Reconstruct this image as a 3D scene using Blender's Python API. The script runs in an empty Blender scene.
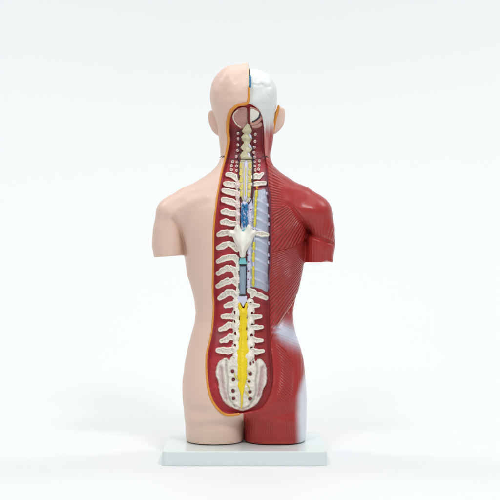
import bpy, math, random
import numpy as np
random.seed(7)
S = 0.002                      # one model unit = 2 mm
XR, ZF = -5.2, -203.7          # base centre, table level (units)
D = 1250.0                     # camera distance (units)
C = bpy.context.scene.collection
f32 = np.float32

# ------------------------------------------------------------------ helpers
def px2x(p, w): return (np.asarray(p, float) - 250) * (D - w) / D
def py2z(p, w): return (250 - np.asarray(p, float)) * (D - w) / D
def sst(a, b, x):
    t = np.clip((x - a) / (b - a), 0, 1); return t * t * (3 - 2 * t)
def smin(a, b, k):
    h = np.maximum(k - np.abs(a - b), 0) / k
    return np.minimum(a, b) - h * h * k * 0.25
def srgb(r, g, b):
    def c(u):
        u /= 255.0
        return u / 12.92 if u <= 0.04045 else ((u + 0.055) / 1.055) ** 2.4
    return (c(r), c(g), c(b))
def curve(pts, n=8, closed=False):
    P = np.array(pts, float); m = len(P); out = []
    rng = range(m) if closed else range(m - 1)
    for i in rng:
        if closed: p0, p1, p2, p3 = P[i - 1], P[i], P[(i + 1) % m], P[(i + 2) % m]
        else: p0, p1, p2, p3 = P[max(i - 1, 0)], P[i], P[i + 1], P[min(i + 2, m - 1)]
        for j in range(n):
            t = j / n
            out.append(0.5 * ((2 * p1) + (-p0 + p2) * t + (2 * p0 - 5 * p1 + 4 * p2 - p3) * t * t + (-p0 + 3 * p1 - 3 * p2 + p3) * t ** 3))
    if not closed: out.append(P[-1])
    return np.array(out)
def polysdf(poly, x, y):
    d = np.full(np.broadcast(x, y).shape, 1e9); ins = np.zeros(d.shape, bool)
    n = len(poly)
    for i in range(n):
        a, b = poly[i], poly[(i + 1) % n]
        ex, ey = b[0] - a[0], b[1] - a[1]
        wx, wy = x - a[0], y - a[1]
        t = np.clip((wx * ex + wy * ey) / (ex * ex + ey * ey + 1e-12), 0, 1)
        d = np.minimum(d, (wx - ex * t) ** 2 + (wy - ey * t) ** 2)
        c = ((a[1] > y) != (b[1] > y))
        if ey != 0: ins ^= c & (x < ex * (y - a[1]) / ey + a[0])
    return np.where(ins, -1, 1) * np.sqrt(d)
def linedist(pts, x, y):
    d = np.full(np.broadcast(x, y).shape, 1e9)
    for a, b in zip(pts[:-1], pts[1:]):
        ex, ey = b[0] - a[0], b[1] - a[1]
        t = np.clip(((x - a[0]) * ex + (y - a[1]) * ey) / (ex * ex + ey * ey + 1e-12), 0, 1)
        d = np.minimum(d, (x - a[0] - ex * t) ** 2 + (y - a[1] - ey * t) ** 2)
    return np.sqrt(d)
def bumpy(x, y, z, sc, seed=0):
    r = np.random.RandomState(seed); o = 0
    for i in range(7):
        k = r.normal(size=3); k /= np.linalg.norm(k); k *= (0.7 + 1.1 * r.rand()) * 6.283 / sc
        o = o + np.sin(k[0] * x + k[1] * y + k[2] * z + r.rand() * 6.28)
    return o / 3.5
def blur(A, s, W=None):
    r = int(3 * s); k = np.exp(-0.5 * (np.arange(-r, r + 1) / s) ** 2); k /= k.sum()
    W = np.ones_like(A) if W is None else W.astype(float)
    def b(M):
        for ax in (0, 1):
            M = np.apply_along_axis(lambda m: np.convolve(np.pad(m, r, mode='edge'), k, 'valid'), ax, M)
        return M
    return b(A * W) / np.maximum(b(W), 1e-6)
def surface_nets(F, org, h):
    ins = F < 0
    cnt = np.zeros(tuple(s - 1 for s in F.shape), np.uint8)
    sl = lambda a, n: slice(a, n - 1 + a)
    nx, ny, nz = F.shape
    cor = [(a, b, c) for a in (0, 1) for b in (0, 1) for c in (0, 1)]
    for a, b, c in cor: cnt += ins[sl(a, nx), sl(b, ny), sl(c, nz)]
    act = (cnt > 0) & (cnt < 8)
    I = np.argwhere(act); vid = np.full(act.shape, -1, np.int32); vid[act] = np.arange(len(I))
    pos = np.zeros((len(I), 3)); num = np.zeros(len(I))
    fv = {c: F[I[:, 0] + c[0], I[:, 1] + c[1], I[:, 2] + c[2]].astype(float) for c in cor}
    for a in cor:
        for ax in range(3):
            if a[ax]: continue
            b = list(a); b[ax] = 1; b = tuple(b)
            fa, fb = fv[a], fv[b]; cr = (fa < 0) != (fb < 0)
            t = np.where(cr, fa / np.where(cr, fa - fb, 1), 0)
            p = np.tile(np.array(a, float), (len(I), 1)); p[:, ax] = t
            pos += p * cr[:, None]; num += cr
    V = (I + pos / num[:, None]) * h + np.array(org)
    faces = []
    for ax in range(3):
        u, v = (ax + 1) % 3, (ax + 2) % 3
        s0 = [slice(None)] * 3; s1 = [slice(None)] * 3
        s0[ax] = slice(0, -1); s1[ax] = slice(1, None)
        for q in (u, v): s0[q] = slice(1, -1); s1[q] = slice(1, -1)
        A = ins[tuple(s0)]; B = ins[tuple(s1)]
        E = np.argwhere(A != B)
        flip = ~A[E[:, 0], E[:, 1], E[:, 2]]
        E = E.copy(); E[:, u] += 1; E[:, v] += 1
        def cell(du, dv):
            Q = E.copy(); Q[:, u] += du; Q[:, v] += dv
            return vid[Q[:, 0], Q[:, 1], Q[:, 2]]
        q = np.stack([cell(-1, -1), cell(0, -1), cell(0, 0), cell(-1, 0)], 1)
        q[flip] = q[flip][:, ::-1]
        faces.append(q)
    return V, np.concatenate(faces)
def relax(V, F, it=2, lam=0.5):
    for _ in range(it):
        acc = np.zeros_like(V); n = np.zeros(len(V))
        for k in range(4):
            np.add.at(acc, F[:, k], V[F[:, (k + 1) % 4]] + V[F[:, (k + 3) % 4]]); np.add.at(n, F[:, k], 2)
        V = V + lam * (acc / np.maximum(n, 1)[:, None] - V)
    return V
def mesh_obj(name, V, F, mat, parent, paint=None, fib=None, smooth=True, nrm=None):
    """V in units (x, y=-w, z)"""
    V = np.asarray(V, float); F = np.asarray(F)
    co = np.stack([(V[:, 0] - XR) * S, V[:, 1] * S, (V[:, 2] - ZF) * S], 1)
    me = bpy.data.meshes.new(name)
    k = F.shape[1]
    me.vertices.add(len(co)); me.vertices.foreach_set('co', co.ravel())
    me.loops.add(F.size); me.loops.foreach_set('vertex_index', F.ravel().astype(np.int32))
    me.polygons.add(len(F)); me.polygons.foreach_set('loop_start', np.arange(0, F.size, k, dtype=np.int32))
    me.update(calc_edges=True); me.validate()
    me.polygons.foreach_set('use_smooth', np.full(len(me.polygons), smooth))
    if paint is not None:
        a = me.attributes.new('paint', 'FLOAT_COLOR', 'POINT')
        a.data.foreach_set('color', np.concatenate([paint, np.ones((len(V), 1))], 1).astype(f32).ravel())
    if fib is not None:
        a = me.attributes.new('fibre', 'FLOAT_VECTOR', 'POINT')
        a.data.foreach_set('vector', fib.astype(f32).ravel())
    me.materials.append(mat)
    if nrm is not None: me.normals_split_custom_set_from_vertices(nrm.tolist())
    o = bpy.data.objects.new(name, me); C.objects.link(o)
    if parent: o.parent = parent
    return o
def submesh(V, F, mask):
    Fm = F[mask]; u, inv = np.unique(Fm, return_inverse=True)
    return V[u], inv.reshape(Fm.shape), u

# ------------------------------------------------------------------ materials
def new_mat(name):
    m = bpy.data.materials.new(name); m.use_nodes = True
    nt = m.node_tree; b = nt.nodes['Principled BSDF']
    return m, nt, b
def paint_mat(name, rgb, rough=0.4, mott=0.12, msc=60, dark=(0.75, 0.7, 0.68), bump=0.15, bsc=260, attr=False, spec=0.45, wash=None, coat=0.0, sss=0.0):
    m, nt, b = new_mat(name); N = nt.nodes; L = nt.links
    tc = N.new('ShaderNodeTexCoord')
    n1 = N.new('ShaderNodeTexNoise'); n1.inputs['Scale'].default_value = msc; n1.inputs['Detail'].default_value = 4
    L.new(tc.outputs['Object'], n1.inputs['Vector'])
    r = N.new('ShaderNodeMapRange'); r.inputs[1].default_value = 0.35; r.inputs[2].default_value = 0.7; r.inputs[3].default_value = 0; r.inputs[4].default_value = mott
    L.new(n1.outputs['Fac'], r.inputs[0])
    mx = N.new('ShaderNodeMix'); mx.data_type = 'RGBA'; mx.blend_type = 'MULTIPLY'
    L.new(r.outputs[0], mx.inputs[0])
    if attr:
        at = N.new('ShaderNodeAttribute'); at.attribute_name = 'paint'; L.new(at.outputs['Color'], mx.inputs[6])
    else: mx.inputs[6].default_value = (*rgb, 1)
    mx.inputs[7].default_value = (*dark, 1)
    col = mx.outputs[2]
    if wash:                                    # brown antique wash lying in patches
        n3 = N.new('ShaderNodeTexNoise'); n3.inputs['Scale'].default_value = 330; n3.inputs['Detail'].default_value = 3
        L.new(tc.outputs['Object'], n3.inputs['Vector'])
        r3 = N.new('ShaderNodeMapRange'); r3.inputs[1].default_value = 0.5; r3.inputs[2].default_value = 0.72; r3.inputs[4].default_value = wash[1]
        L.new(n3.outputs['Fac'], r3.inputs[0])
        m3 = N.new('ShaderNodeMix'); m3.data_type = 'RGBA'; L.new(r3.outputs[0], m3.inputs[0]); L.new(col, m3.inputs[6]); m3.inputs[7].default_value = (*wash[0], 1)
        col = m3.outputs[2]
    L.new(col, b.inputs['Base Color'])
    n2 = N.new('ShaderNodeTexNoise'); n2.inputs['Scale'].default_value = bsc; n2.inputs['Detail'].default_value = 3
    L.new(tc.outputs['Object'], n2.inputs['Vector'])
    bp = N.new('ShaderNodeBump'); bp.inputs['Strength'].default_value = bump; bp.inputs['Distance'].default_value = 0.002
    L.new(n2.outputs['Fac'], bp.inputs['Height']); L.new(bp.outputs[0], b.inputs['Normal'])
    rr = N.new('ShaderNodeMapRange'); rr.inputs[3].default_value = rough - 0.06; rr.inputs[4].default_value = rough + 0.1
    L.new(n1.outputs['Fac'], rr.inputs[0]); L.new(rr.outputs[0], b.inputs['Roughness'])
    b.inputs['Specular IOR Level'].default_value = spec; b.inputs['Coat Weight'].default_value = coat
    if sss:
        b.inputs['Subsurface Weight'].default_value = sss; b.inputs['Subsurface Scale'].default_value = 0.01
        b.inputs['Subsurface Radius'].default_value = (1, 0.5, 0.35)
    return m
def muscle_mat(name):
    m, nt, b = new_mat(name); N = nt.nodes; L = nt.links
    at = N.new('ShaderNodeAttribute'); at.attribute_name = 'paint'
    fb = N.new('ShaderNodeAttribute'); fb.attribute_name = 'fibre'
    sp = N.new('ShaderNodeSeparateXYZ'); L.new(fb.outputs['Vector'], sp.inputs[0])
    # wander so strands are not ruled lines
    wn = N.new('ShaderNodeTexNoise'); wn.inputs['Scale'].default_value = 26; wn.inputs['Detail'].default_value = 2
    tc = N.new('ShaderNodeTexCoord'); L.new(tc.outputs['Object'], wn.inputs['Vector'])
    wa = N.new('ShaderNodeMath'); wa.operation = 'MULTIPLY_ADD'; L.new(wn.outputs['Fac'], wa.inputs[0]); wa.inputs[1].default_value = 0.75; L.new(sp.outputs[0], wa.inputs[2])
    sn = N.new('ShaderNodeMath'); sn.operation = 'MULTIPLY'; L.new(wa.outputs[0], sn.inputs[0]); sn.inputs[1].default_value = 3.14159
    s2 = N.new('ShaderNodeMath'); s2.operation = 'SINE'; L.new(sn.outputs[0], s2.inputs[0]); s2b = s2; s2 = N.new('ShaderNodeMath'); s2.operation = 'ABSOLUTE'; L.new(s2b.outputs[0], s2.inputs[0])
    cb = N.new('ShaderNodeCombineXYZ'); L.new(wa.outputs[0], cb.inputs[0]); al = N.new('ShaderNodeMath'); al.operation = 'MULTIPLY'; L.new(sp.outputs[1], al.inputs[0]); al.inputs[1].default_value = 0.035; L.new(al.outputs[0], cb.inputs[1])
    ns = N.new('ShaderNodeTexNoise'); ns.inputs['Scale'].default_value = 1.3; ns.inputs['Detail'].default_value = 2; L.new(cb.outputs[0], ns.inputs['Vector'])
    h1 = N.new('ShaderNodeMath'); h1.operation = 'MULTIPLY_ADD'; L.new(s2.outputs[0], h1.inputs[0]); h1.inputs[1].default_value = 0.75; 
    h0 = N.new('ShaderNodeMath'); h0.operation = 'MULTIPLY'; L.new(ns.outputs['Fac'], h0.inputs[0]); h0.inputs[1].default_value = 0.55
    L.new(h0.outputs[0], h1.inputs[2])
    h2 = N.new('ShaderNodeMath'); h2.operation = 'MULTIPLY'; L.new(h1.outputs[0], h2.inputs[0]); L.new(sp.outputs[2], h2.inputs[1])
    bp = N.new('ShaderNodeBump'); bp.inputs['Strength'].default_value = 1.0; bp.inputs['Distance'].default_value = 0.0018
    L.new(h2.outputs[0], bp.inputs['Height']); L.new(bp.outputs[0], b.inputs['Normal'])
    # strand tops kept paler as painted-in sheen, valleys hold darker paint wash
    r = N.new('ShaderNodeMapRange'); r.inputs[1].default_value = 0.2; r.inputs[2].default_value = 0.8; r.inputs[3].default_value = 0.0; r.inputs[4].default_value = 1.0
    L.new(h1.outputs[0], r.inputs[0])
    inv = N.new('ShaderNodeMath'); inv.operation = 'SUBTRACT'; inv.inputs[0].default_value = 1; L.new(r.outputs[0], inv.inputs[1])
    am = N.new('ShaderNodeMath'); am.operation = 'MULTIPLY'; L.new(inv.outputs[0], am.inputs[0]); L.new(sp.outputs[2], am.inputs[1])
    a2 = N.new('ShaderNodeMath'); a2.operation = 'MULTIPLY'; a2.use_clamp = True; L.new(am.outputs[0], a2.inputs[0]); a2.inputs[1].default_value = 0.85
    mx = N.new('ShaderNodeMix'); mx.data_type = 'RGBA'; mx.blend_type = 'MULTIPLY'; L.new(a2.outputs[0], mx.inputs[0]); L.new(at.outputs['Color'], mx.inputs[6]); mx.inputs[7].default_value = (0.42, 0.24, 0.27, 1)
    n4 = N.new('ShaderNodeTexNoise'); n4.inputs['Scale'].default_value = 28; n4.inputs['Detail'].default_value = 4; L.new(tc.outputs['Object'], n4.inputs['Vector'])
    m4 = N.new('ShaderNodeMix'); m4.data_type = 'RGBA'; m4.blend_type = 'MULTIPLY'
    r4 = N.new('ShaderNodeMapRange'); r4.inputs[1].default_value = 0.4; r4.inputs[2].default_value = 0.75; r4.inputs[4].default_value = 0.3; L.new(n4.outputs['Fac'], r4.inputs[0]); L.new(r4.outputs[0], m4.inputs[0])
    L.new(mx.outputs[2], m4.inputs[6]); m4.inputs[7].default_value = (0.8, 0.62, 0.62, 1)
    L.new(m4.outputs[2], b.inputs['Base Color'])
    b.inputs['Roughness'].default_value = 0.30; b.inputs['Specular IOR Level'].default_value = 0.42
    return m
SKIN = srgb(228, 198, 181); RED = srgb(168, 50, 47); DEEP = srgb(190, 58, 68)
M = {
 'skin': paint_mat('skin_paint', SKIN, 0.36, 0.16, 16, (0.94, 0.87, 0.84), 0.05, 500, sss=0.06),
 'skull': paint_mat('skull_paint', (0.75, 0.78, 0.75), 0.36, 0.10, 40, (0.86, 0.88, 0.86), 0.10, 240, attr=True),
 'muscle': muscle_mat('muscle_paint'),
 'deep': paint_mat('deep_muscle_paint', DEEP, 0.38, 0.5, 45, (0.62, 0.5, 0.55), 0.3, 170, attr=True),
 'fat': paint_mat('fat_paint', srgb(222, 150, 58), 0.4, 0.5, 70, (0.88, 0.66, 0.45), 0.35, 260),
 'fatpale': paint_mat('fat_edge_paint', srgb(236, 206, 160), 0.4, 0.4, 90, (0.88, 0.74, 0.55), 0.3, 260),
 'bonerim': paint_mat('cut_bone_paint', (1, 1, 1), 0.36, 0.25, 190, (0.86, 0.83, 0.78), 0.25, 320, attr=True),
 'bone': paint_mat('bone_paint', srgb(245, 241, 229), 0.4, 0.4, 190, (0.82, 0.77, 0.70), 0.3, 300, wash=(srgb(188, 160, 140), 0.22)),
 'sacrum': paint_mat('sacrum_paint', srgb(230, 226, 212), 0.38, 0.4, 120, (0.82, 0.77, 0.76), 0.35, 240, attr=True, wash=(srgb(190, 160, 150), 0.22)),
 'white': paint_mat('white_plastic', srgb(240, 238, 226), 0.38, 0.06, 60, (0.9, 0.9, 0.86), 0.06, 300),
 'cream': paint_mat('cream_bone_paint', srgb(212, 206, 176), 0.42, 0.5, 180, (0.78, 0.72, 0.5), 0.5, 330),
 'yellow': paint_mat('nerve_yellow_paint', srgb(240, 214, 30), 0.38, 0.35, 120, (0.95, 0.82, 0.4), 0.35, 260),
 'blue': paint_mat('vein_blue_paint', srgb(32, 112, 168), 0.3, 0.6, 200, (0.5, 0.65, 0.85), 0.4, 300, wash=(srgb(120, 190, 215), 0.7)),
 'teal': paint_mat('teal_paint', srgb(120, 196, 200), 0.35, 0.15, 100, (0.85, 0.9, 0.9), 0.1, 300),
 'dura': paint_mat('dura_paint', srgb(142, 160, 176), 0.35, 0.25, 100, (0.8, 0.85, 0.88), 0.1, 300),
 'pleura': paint_mat('pleura_paint', srgb(160, 176, 204), 0.33, 0.35, 70, (0.85, 0.82, 0.9), 0.2, 160, attr=True),
 'dark': paint_mat('dark_line_paint', srgb(50, 46, 56), 0.5, 0.3, 100, (0.7, 0.7, 0.7), 0.1, 300),
 'maroon': paint_mat('foramen_paint', srgb(132, 30, 36), 0.45, 0.4, 150, (0.7, 0.6, 0.6), 0.2, 300),
 'pink': paint_mat('pink_tissue_paint', srgb(206, 160, 154), 0.42, 0.5, 160, (0.8, 0.62, 0.62), 0.4, 260, wash=(srgb(140, 62, 64), 0.45)),
 'lig': paint_mat('ligament_paint', srgb(222, 206, 96), 0.4, 0.6, 220, (0.85, 0.75, 0.5), 0.4, 300, wash=(srgb(214, 206, 176), 0.5)),
 'chain': paint_mat('ganglion_paint', srgb(220, 206, 74), 0.38, 0.4, 130, (0.9, 0.8, 0.5), 0.35, 260),
 'speck': paint_mat('speckled_bone_paint', srgb(236, 222, 216), 0.42, 0.4, 160, (0.85, 0.7, 0.72), 0.35, 260, wash=(srgb(150, 70, 88), 0.55)),
 'lav': paint_mat('pale_lavender_paint', srgb(212, 212, 232), 0.35, 0.2, 100, (0.85, 0.85, 0.95), 0.1, 300),
 'pale': paint_mat('tendon_paint', srgb(226, 178, 164), 0.35, 0.4, 120, (0.85, 0.6, 0.58), 0.2, 300),
 'pad': paint_mat('contact_shade_brown', srgb(86, 52, 48), 0.6, 0.2, 60, (.8, .8, .8), 0.1, 300),
 'base': paint_mat('base_plastic', srgb(221, 233, 231), 0.2, 0.05, 15, (0.93, 0.95, 0.95), 0.03, 700),
}

# ------------------------------------------------------------------ body volume (one continuous surface)
h = 1.0
xs = np.arange(-104, 92, h); ys = np.arange(-60, 66, h); zs = np.arange(-190 , 192, h)
X = xs[:, None, None].astype(f32); W = (-ys)[None, :, None].astype(f32); Z = zs[None, None, :].astype(f32)
vz = 250 - zs
T = np.array([  # v, L, R, wc, back, front
 (110,222,270,-8,22,24),(135,220,271,-8,22,25),(150,220.5,270,-6,22,25),(158,220.5,270.5,-5,24,26),(165,217,273,-4,28,28),
 (172,211,280,-3,32,30),(180,199,292,-2,35,32),(190,184,306,0,38,35),(200,176,313,0,41,40),(210,174,314,0,43,45),(225,176,312,0,43,49),
 (240,180,308,0,43,51),(255,184,305,0,42,52),(264,185.5,304,0,41,52),(274,187,302.4,0,39,51),(286,191,299.5,0,36,50),(300,194,295.5,0,33,48),
 (312,195.6,293,0,32,47),(322,195,293.3,0,32,47),(332,192,295.5,0,34,47),(346,188,300,0,37,47),(360,185.5,303.6,0,40,47),(380,183,305.5,0,43,47),
 (400,183.6,306.3,0,44,46),(414,185,306.3,0,41,44),(426,186,306,0,38,43),(445,187,304.5,0,36,42)], float)
def tab(c):
    a = np.interp(vz, T[:, 0], T[:, c]); k = np.ones(5) / 5
    return np.convolve(np.pad(a, 2, mode='edge'), k, 'valid').astype(f32)[None, None, :]
L_, R_, wc, bB, bF = [tab(i) for i in range(1, 6)]
def selip(cx, a, wc, bB, bF, n=2.35):
    b = np.where(W > wc, bB, bF)
    q = (np.abs(X - cx) / a) ** n + (np.abs(W - wc) / b) ** n
    return (q ** (1 / n) - 1) * np.minimum(a, b)
trunk = selip((L_ + R_) / 2 - 250, (R_ - L_) / 2, wc, bB, bF)
cl = 243.8
legs = np.minimum(selip((L_ + cl) / 2 - 250, (cl - L_) / 2 + .3, wc - 1, bB, bF, 2.5), selip((R_ + cl) / 2 - 250, (R_ - cl) / 2 + .3, wc - 1, bB, bF, 2.5))
t = sst(404, 420, vz).astype(f32)[None, None, :]
body = trunk * (1 - t) + legs * t
body = np.maximum(body, (128 - vz).astype(f32)[None, None, :])
del trunk, legs
# head
hv = vz
ha = np.interp(hv, [97,105,112,118,126,135,150], [36.5,35.8,34,32,28.6,26,22.5]).astype(f32)[None,None,:]
hb = np.interp(hv, [97,105,112,118,126,135,150], [44,43,39,34,26,20,14]).astype(f32)[None,None,:]
hf = np.interp(hv, [97,118,135,150], [46,47,42,34]).astype(f32)[None,None,:]
n = 2.5
dz = (np.maximum(97 - hv, 0) / 32.5).astype(f32)[None, None, :]
q = (np.abs(X + 3.5) / ha) ** n + (np.abs(W + 3) / np.where(W > -3, hb, hf)) ** n + dz ** n
head = (q ** (1 / n) - 1) * 34
head = np.maximum(head, (hv - 147).astype(f32)[None, None, :])
nose = np.sqrt((X + 3.5) ** 2 + ((W + 50) / 1.2) ** 2 + ((Z - 138) / 1.6) ** 2) - 6
head = smin(head, nose, 6)
inset = (5.3 * (1 - sst(112, 140, hv))).astype(f32)[None, None, :]
SPLIT = -1.4
head = head + inset * (X > SPLIT)
body = smin(body, head, 9.0); del head, q, nose
# arms
def arm(chain, vcut):
    x0 = min(c[0] for c in chain) - 24 - 250; x1 = max(c[0] for c in chain) + 24 - 250
    ix = np.where((xs > x0) & (xs < x1))[0]; iz = np.where((vz > 176) & (vz < 268))[0]
    A = X[ix]; B = W; Cc = Z[:, :, iz]; f = None
    for p, q_ in zip(chain[:-1], chain[1:]):
        a = np.array([p[0] - 250, p[2] / 1.25, 250 - p[1]]); b = np.array([q_[0] - 250, q_[2] / 1.25, 250 - q_[1]])
        e = b - a; tt = np.clip(((A - a[0]) * e[0] + (B / 1.25 - a[1]) * e[1] + (Cc - a[2]) * e[2]) / (e @ e), 0, 1)
        d = np.sqrt((A - a[0] - e[0] * tt) ** 2 + (B / 1.25 - a[1] - e[1] * tt) ** 2 + (Cc - a[2] - e[2] * tt) ** 2) - (p[3] + (q_[3] - p[3]) * tt)
        f = d if f is None else smin(f, d, 6.0)
    f = np.maximum(f, vcut(A + 250) * -1 + (250 - Cc))
    k = (9 - 7 * sst(212, 234, vz[iz])).astype(f32)[None, None, :]
    s = np.ix_(ix, np.arange(len(ys)), iz)
    body[s] = smin(body[s], f, k)
arm([(187,203.5,6,14.3),(174,214.4,4,16.6),(169.8,230,3,15.3),(168.7,244,1,15.2),(169,275,0,14.6)], lambda p: 257.4 - (p - 155) * 0.07)
arm([(301,202.5,6,14.8),(313.2,213.6,5,17),(317.2,229,3,15.7),(318.3,244,1,15.4),(318.2,278,0,14)], lambda p: 262 + 0 * p)
# ------- relief drawn on the back (2-D height maps in units, applied to the rear surface)
GX, GZ = np.meshgrid(xs, zs, indexing='ij'); K30 = D / (D - 32.0)
PX, PV = 250 + GX * K30, 250 - GZ * K30          # where that point of the back sits on the pixel drawing
def gau(cx, cv, sx, sv): return np.exp(-((PX - cx) / sx) ** 2 - ((PV - cv) / sv) ** 2)
DELT_EDGE = curve([(284,203),(291,207),(298,214.5),(304,222),(308.5,229),(314,235),(323,239),(334,243)])
LAT_EDGE = curve([(298,293),(292,303),(285,313.5),(276.5,327)])
LAT_TOP = curve([(270,252),(285,248.5),(296,245),(306,240)])
GMED = curve([(277,343),(284,347),(291,359),(295,374),(293,392)])
GRIM = curve([(270,346),(275,352),(278.5,368),(278,384),(271,399),(258,410)])
rel = np.zeros_like(PX)
rel += 4.5 * gau(212, 398, 24, 24) + 4.5 * gau(277, 396, 22, 24)          # buttocks
rel += -1.6 * np.exp(-((PV - (424 + 0.004 * (PX - 215) ** 2)) / 4) ** 2) * gau(214, 424, 26, 30) * (PX < 243)
rel += 2.6 * gau(204, 222, 18, 24) - 1.8 * gau(190, 250, 10, 14)          # shoulder blade under skin
rel += 1.6 * np.exp(-(linedist(curve([(172,214),(186,205),(206,196)]), PX, PV) / 5) ** 2)
rel += -2.2 * np.exp(-(linedist(curve([(174,219),(178,228),(182,240),(184,252)]), PX, PV) / 2.6) ** 2)
rel += 3.2 * gau(312, 211, 17, 12)                                        # deltoid
d = linedist(DELT_EDGE, PX, PV); rel += -(2.4 + 3.2 * gau(309, 230, 8, 8)) * sst(284, 294, PX) * np.exp(-(d / 1.9) ** 2)
rel += -4.5 * gau(309.5, 233, 3.2, 5) - 2.5 * gau(307, 243, 2.5, 9)
rel += -1.3 * np.exp(-(linedist(curve([(327,243),(329,252),(328,262)]), PX, PV) / 3) ** 2)
rel += 3.4 * gau(289, 228, 13, 15)
d = linedist(LAT_TOP, PX, PV); rel += -0.9 * np.exp(-(d / 1.5) ** 2)
d = linedist(LAT_EDGE, PX, PV); side = (PX - np.interp(PV, LAT_EDGE[:, 1], LAT_EDGE[:, 0])) > 0
rel += np.where((PV > 296) & (PV < 330) & side, -3.2 * np.exp(-(d / 5.5) ** 2), 0)
rel += -1.0 * np.exp(-(linedist(GMED, PX, PV) / 2.0) ** 2) - 1.0 * np.exp(-(linedist(GRIM, PX, PV) / 1.8) ** 2)
rel += -1.2 * gau(292, 340, 14, 5)
rel += -.7 * np.exp(-((PV - 414 + 0.03 * (PX - 262)) / 3) ** 2) * sst(246, 256, PX) * (1 - sst(284, 298, PX))
lip = curve([(271,160),(273,190),(274.5,220),(274.5,250),(273,280),(274,310),(274,340)])
rel += 1.0 * np.exp(-(linedist(lip, PX, PV) / 2.5) ** 2)
rel += (.75 * bumpy(GX, 0, GZ, 24, 21) + .12 * bumpy(GX, 0, GZ, 9, 33)) * (PX < 249) * (1 - sst(95, 118, PV))
for ln in ([(250,85.5),(254,84.6),(258,86),(262,84),(266,87),(270,85.5)], [(262,84),(265,90),(268,96)], [(254,85),(257,79),(262,76)]):
    rel += -.75 * np.exp(-(linedist(curve(ln), PX, PV) / .9) ** 2) * (PX > 249)
rel += 0.4 * bumpy(GX, 0, GZ, 16, 8) * (PX > 249) * (1 - sst(98, 115, PV))
rel += 0 + 0.25 * bumpy(GX, 0, GZ, 40, 6) * sst(150, 180, PV)
wmask = sst(-6, 10, -ys).astype(f32)
body -= (rel.astype(f32)[:, None, :] * wmask[None, :, None])
# ------- height of the closed back, then the open window along the spine
def height(F):
    ins = F < 0; i = ins.argmax(axis=1)          # ys ascending => w descending: first inside = rear surface
    ok = ins.any(axis=1) & (i > 0); i1 = np.clip(i, 1, None)
    I, J = np.indices(i.shape); a = F[I, i1 - 1, J]; b = F[I, i1, J]
    y = ys[i1 - 1] + h * a / np.where(a - b == 0, 1, a - b)
    return np.where(ok, -y, -60.0), ok
HB, okb = height(body)
WIN = curve([(248.5,103.5),(238,105.5),(231,111),(228,119),(227.6,130),(228.4,139),(225,156),(221.8,170),(218.3,190),(215.6,211),(213.8,230),(213.4,254),
  (213,275),(212.6,292),(213.4,308),(212,328),(209.5,342),(206.5,357),(207.2,378),(211,396),(218,407.5),(227,413.6),(240,412.5),(247,411.5),(261.6,406.6),(270.6,391),
  (273,376),(272,358),(270.2,343),(269.6,300),(269.2,279),(270.5,255),(270.5,200),(268.5,188),(266.8,166),(264.6,149),(264,132),(263,120),(259,109.5)], 6, True)
WIN = np.stack([px2x(WIN[:, 0], 34), py2z(WIN[:, 1], 34)], 1)
WD = polysdf(WIN, GX, GZ)
sm = blur(HB, 7, okb & (WD < 6))
depth = np.interp(250 - GZ, [100,112,125,140,160,185,300,360,400,412], [4,5,7,8,9,12,12,11,10,9])
FLOOR = sm - depth
rec = np.maximum(WD.astype(f32)[:, None, :], FLOOR.astype(f32)[:, None, :] - W)
kk = 1.2; a_, b_ = body, -rec; hh = np.maximum(kk - np.abs(a_ - b_), 0) / kk
body = np.maximum(a_, b_) + hh * hh * kk * .25
del rec, a_, b_, hh
HC = np.where(WD < 0, FLOOR, HB)
def bil(A, x, z):
    x = np.asarray(x, float); z = np.asarray(z, float)
    u = np.clip((x - xs[0]) / h, 0, len(xs) - 1.001); w = np.clip((z - zs[0]) / h, 0, len(zs) - 1.001)
    i = u.astype(int); j = w.astype(int); fu = u - i; fw = w - j
    return A[i, j] * (1 - fu) * (1 - fw) + A[i + 1, j] * fu * (1 - fw) + A[i, j + 1] * (1 - fu) * fw + A[i + 1, j + 1] * fu * fw
FLs = np.where(WD < 14, FLOOR, HB); FLs = np.where(np.abs(FLs) > 59, 0, FLs)
def flat(px, py, hgt=0.0):
    """drawing point -> (x, z) on the recess floor, hgt above it"""
    w = 25.0
    for _ in range(4):
        x, z = px2x(px, w), py2z(py, w); w = bil(FLs, x, z) + hgt
    return float(x), float(z)
def onback(px, py, hgt=0.0):
    w = 35.0
    for _ in range(4):
        x, z = px2x(px, w), py2z(py, w); w = float(bil(HB, x, z)) + hgt
    return float(x), -w, float(z)
pad = body
pad[:, 0, :] = 5; pad[:, -1, :] = 5; pad[:, :, 0] = 5; pad[:, :, -1] = 5
BV, BF = surface_nets(pad, (xs[0], ys[0], zs[0]), h)
BV = relax(BV, BF, 2, 0.5)
BV[:, 2] = np.maximum(BV[:, 2], -188.9)
del body, pad
fn = np.cross(BV[BF[:, 2]] - BV[BF[:, 0]], BV[BF[:, 3]] - BV[BF[:, 1]]); BN = np.zeros_like(BV)
for k in range(4): np.add.at(BN, BF[:, k], fn)
BN /= np.linalg.norm(BN, axis=1)[:, None] + 1e-9

# ------------------------------------------------------------------ the model
root = bpy.data.objects.new('anatomical_torso', None); C.objects.link(root)
root.location = (XR * S, 0, 0)
root['label'] = 'painted plastic torso model seen from behind, half skin, half muscle, spine opened, pale green base'
root['category'] = 'anatomical model'

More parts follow.
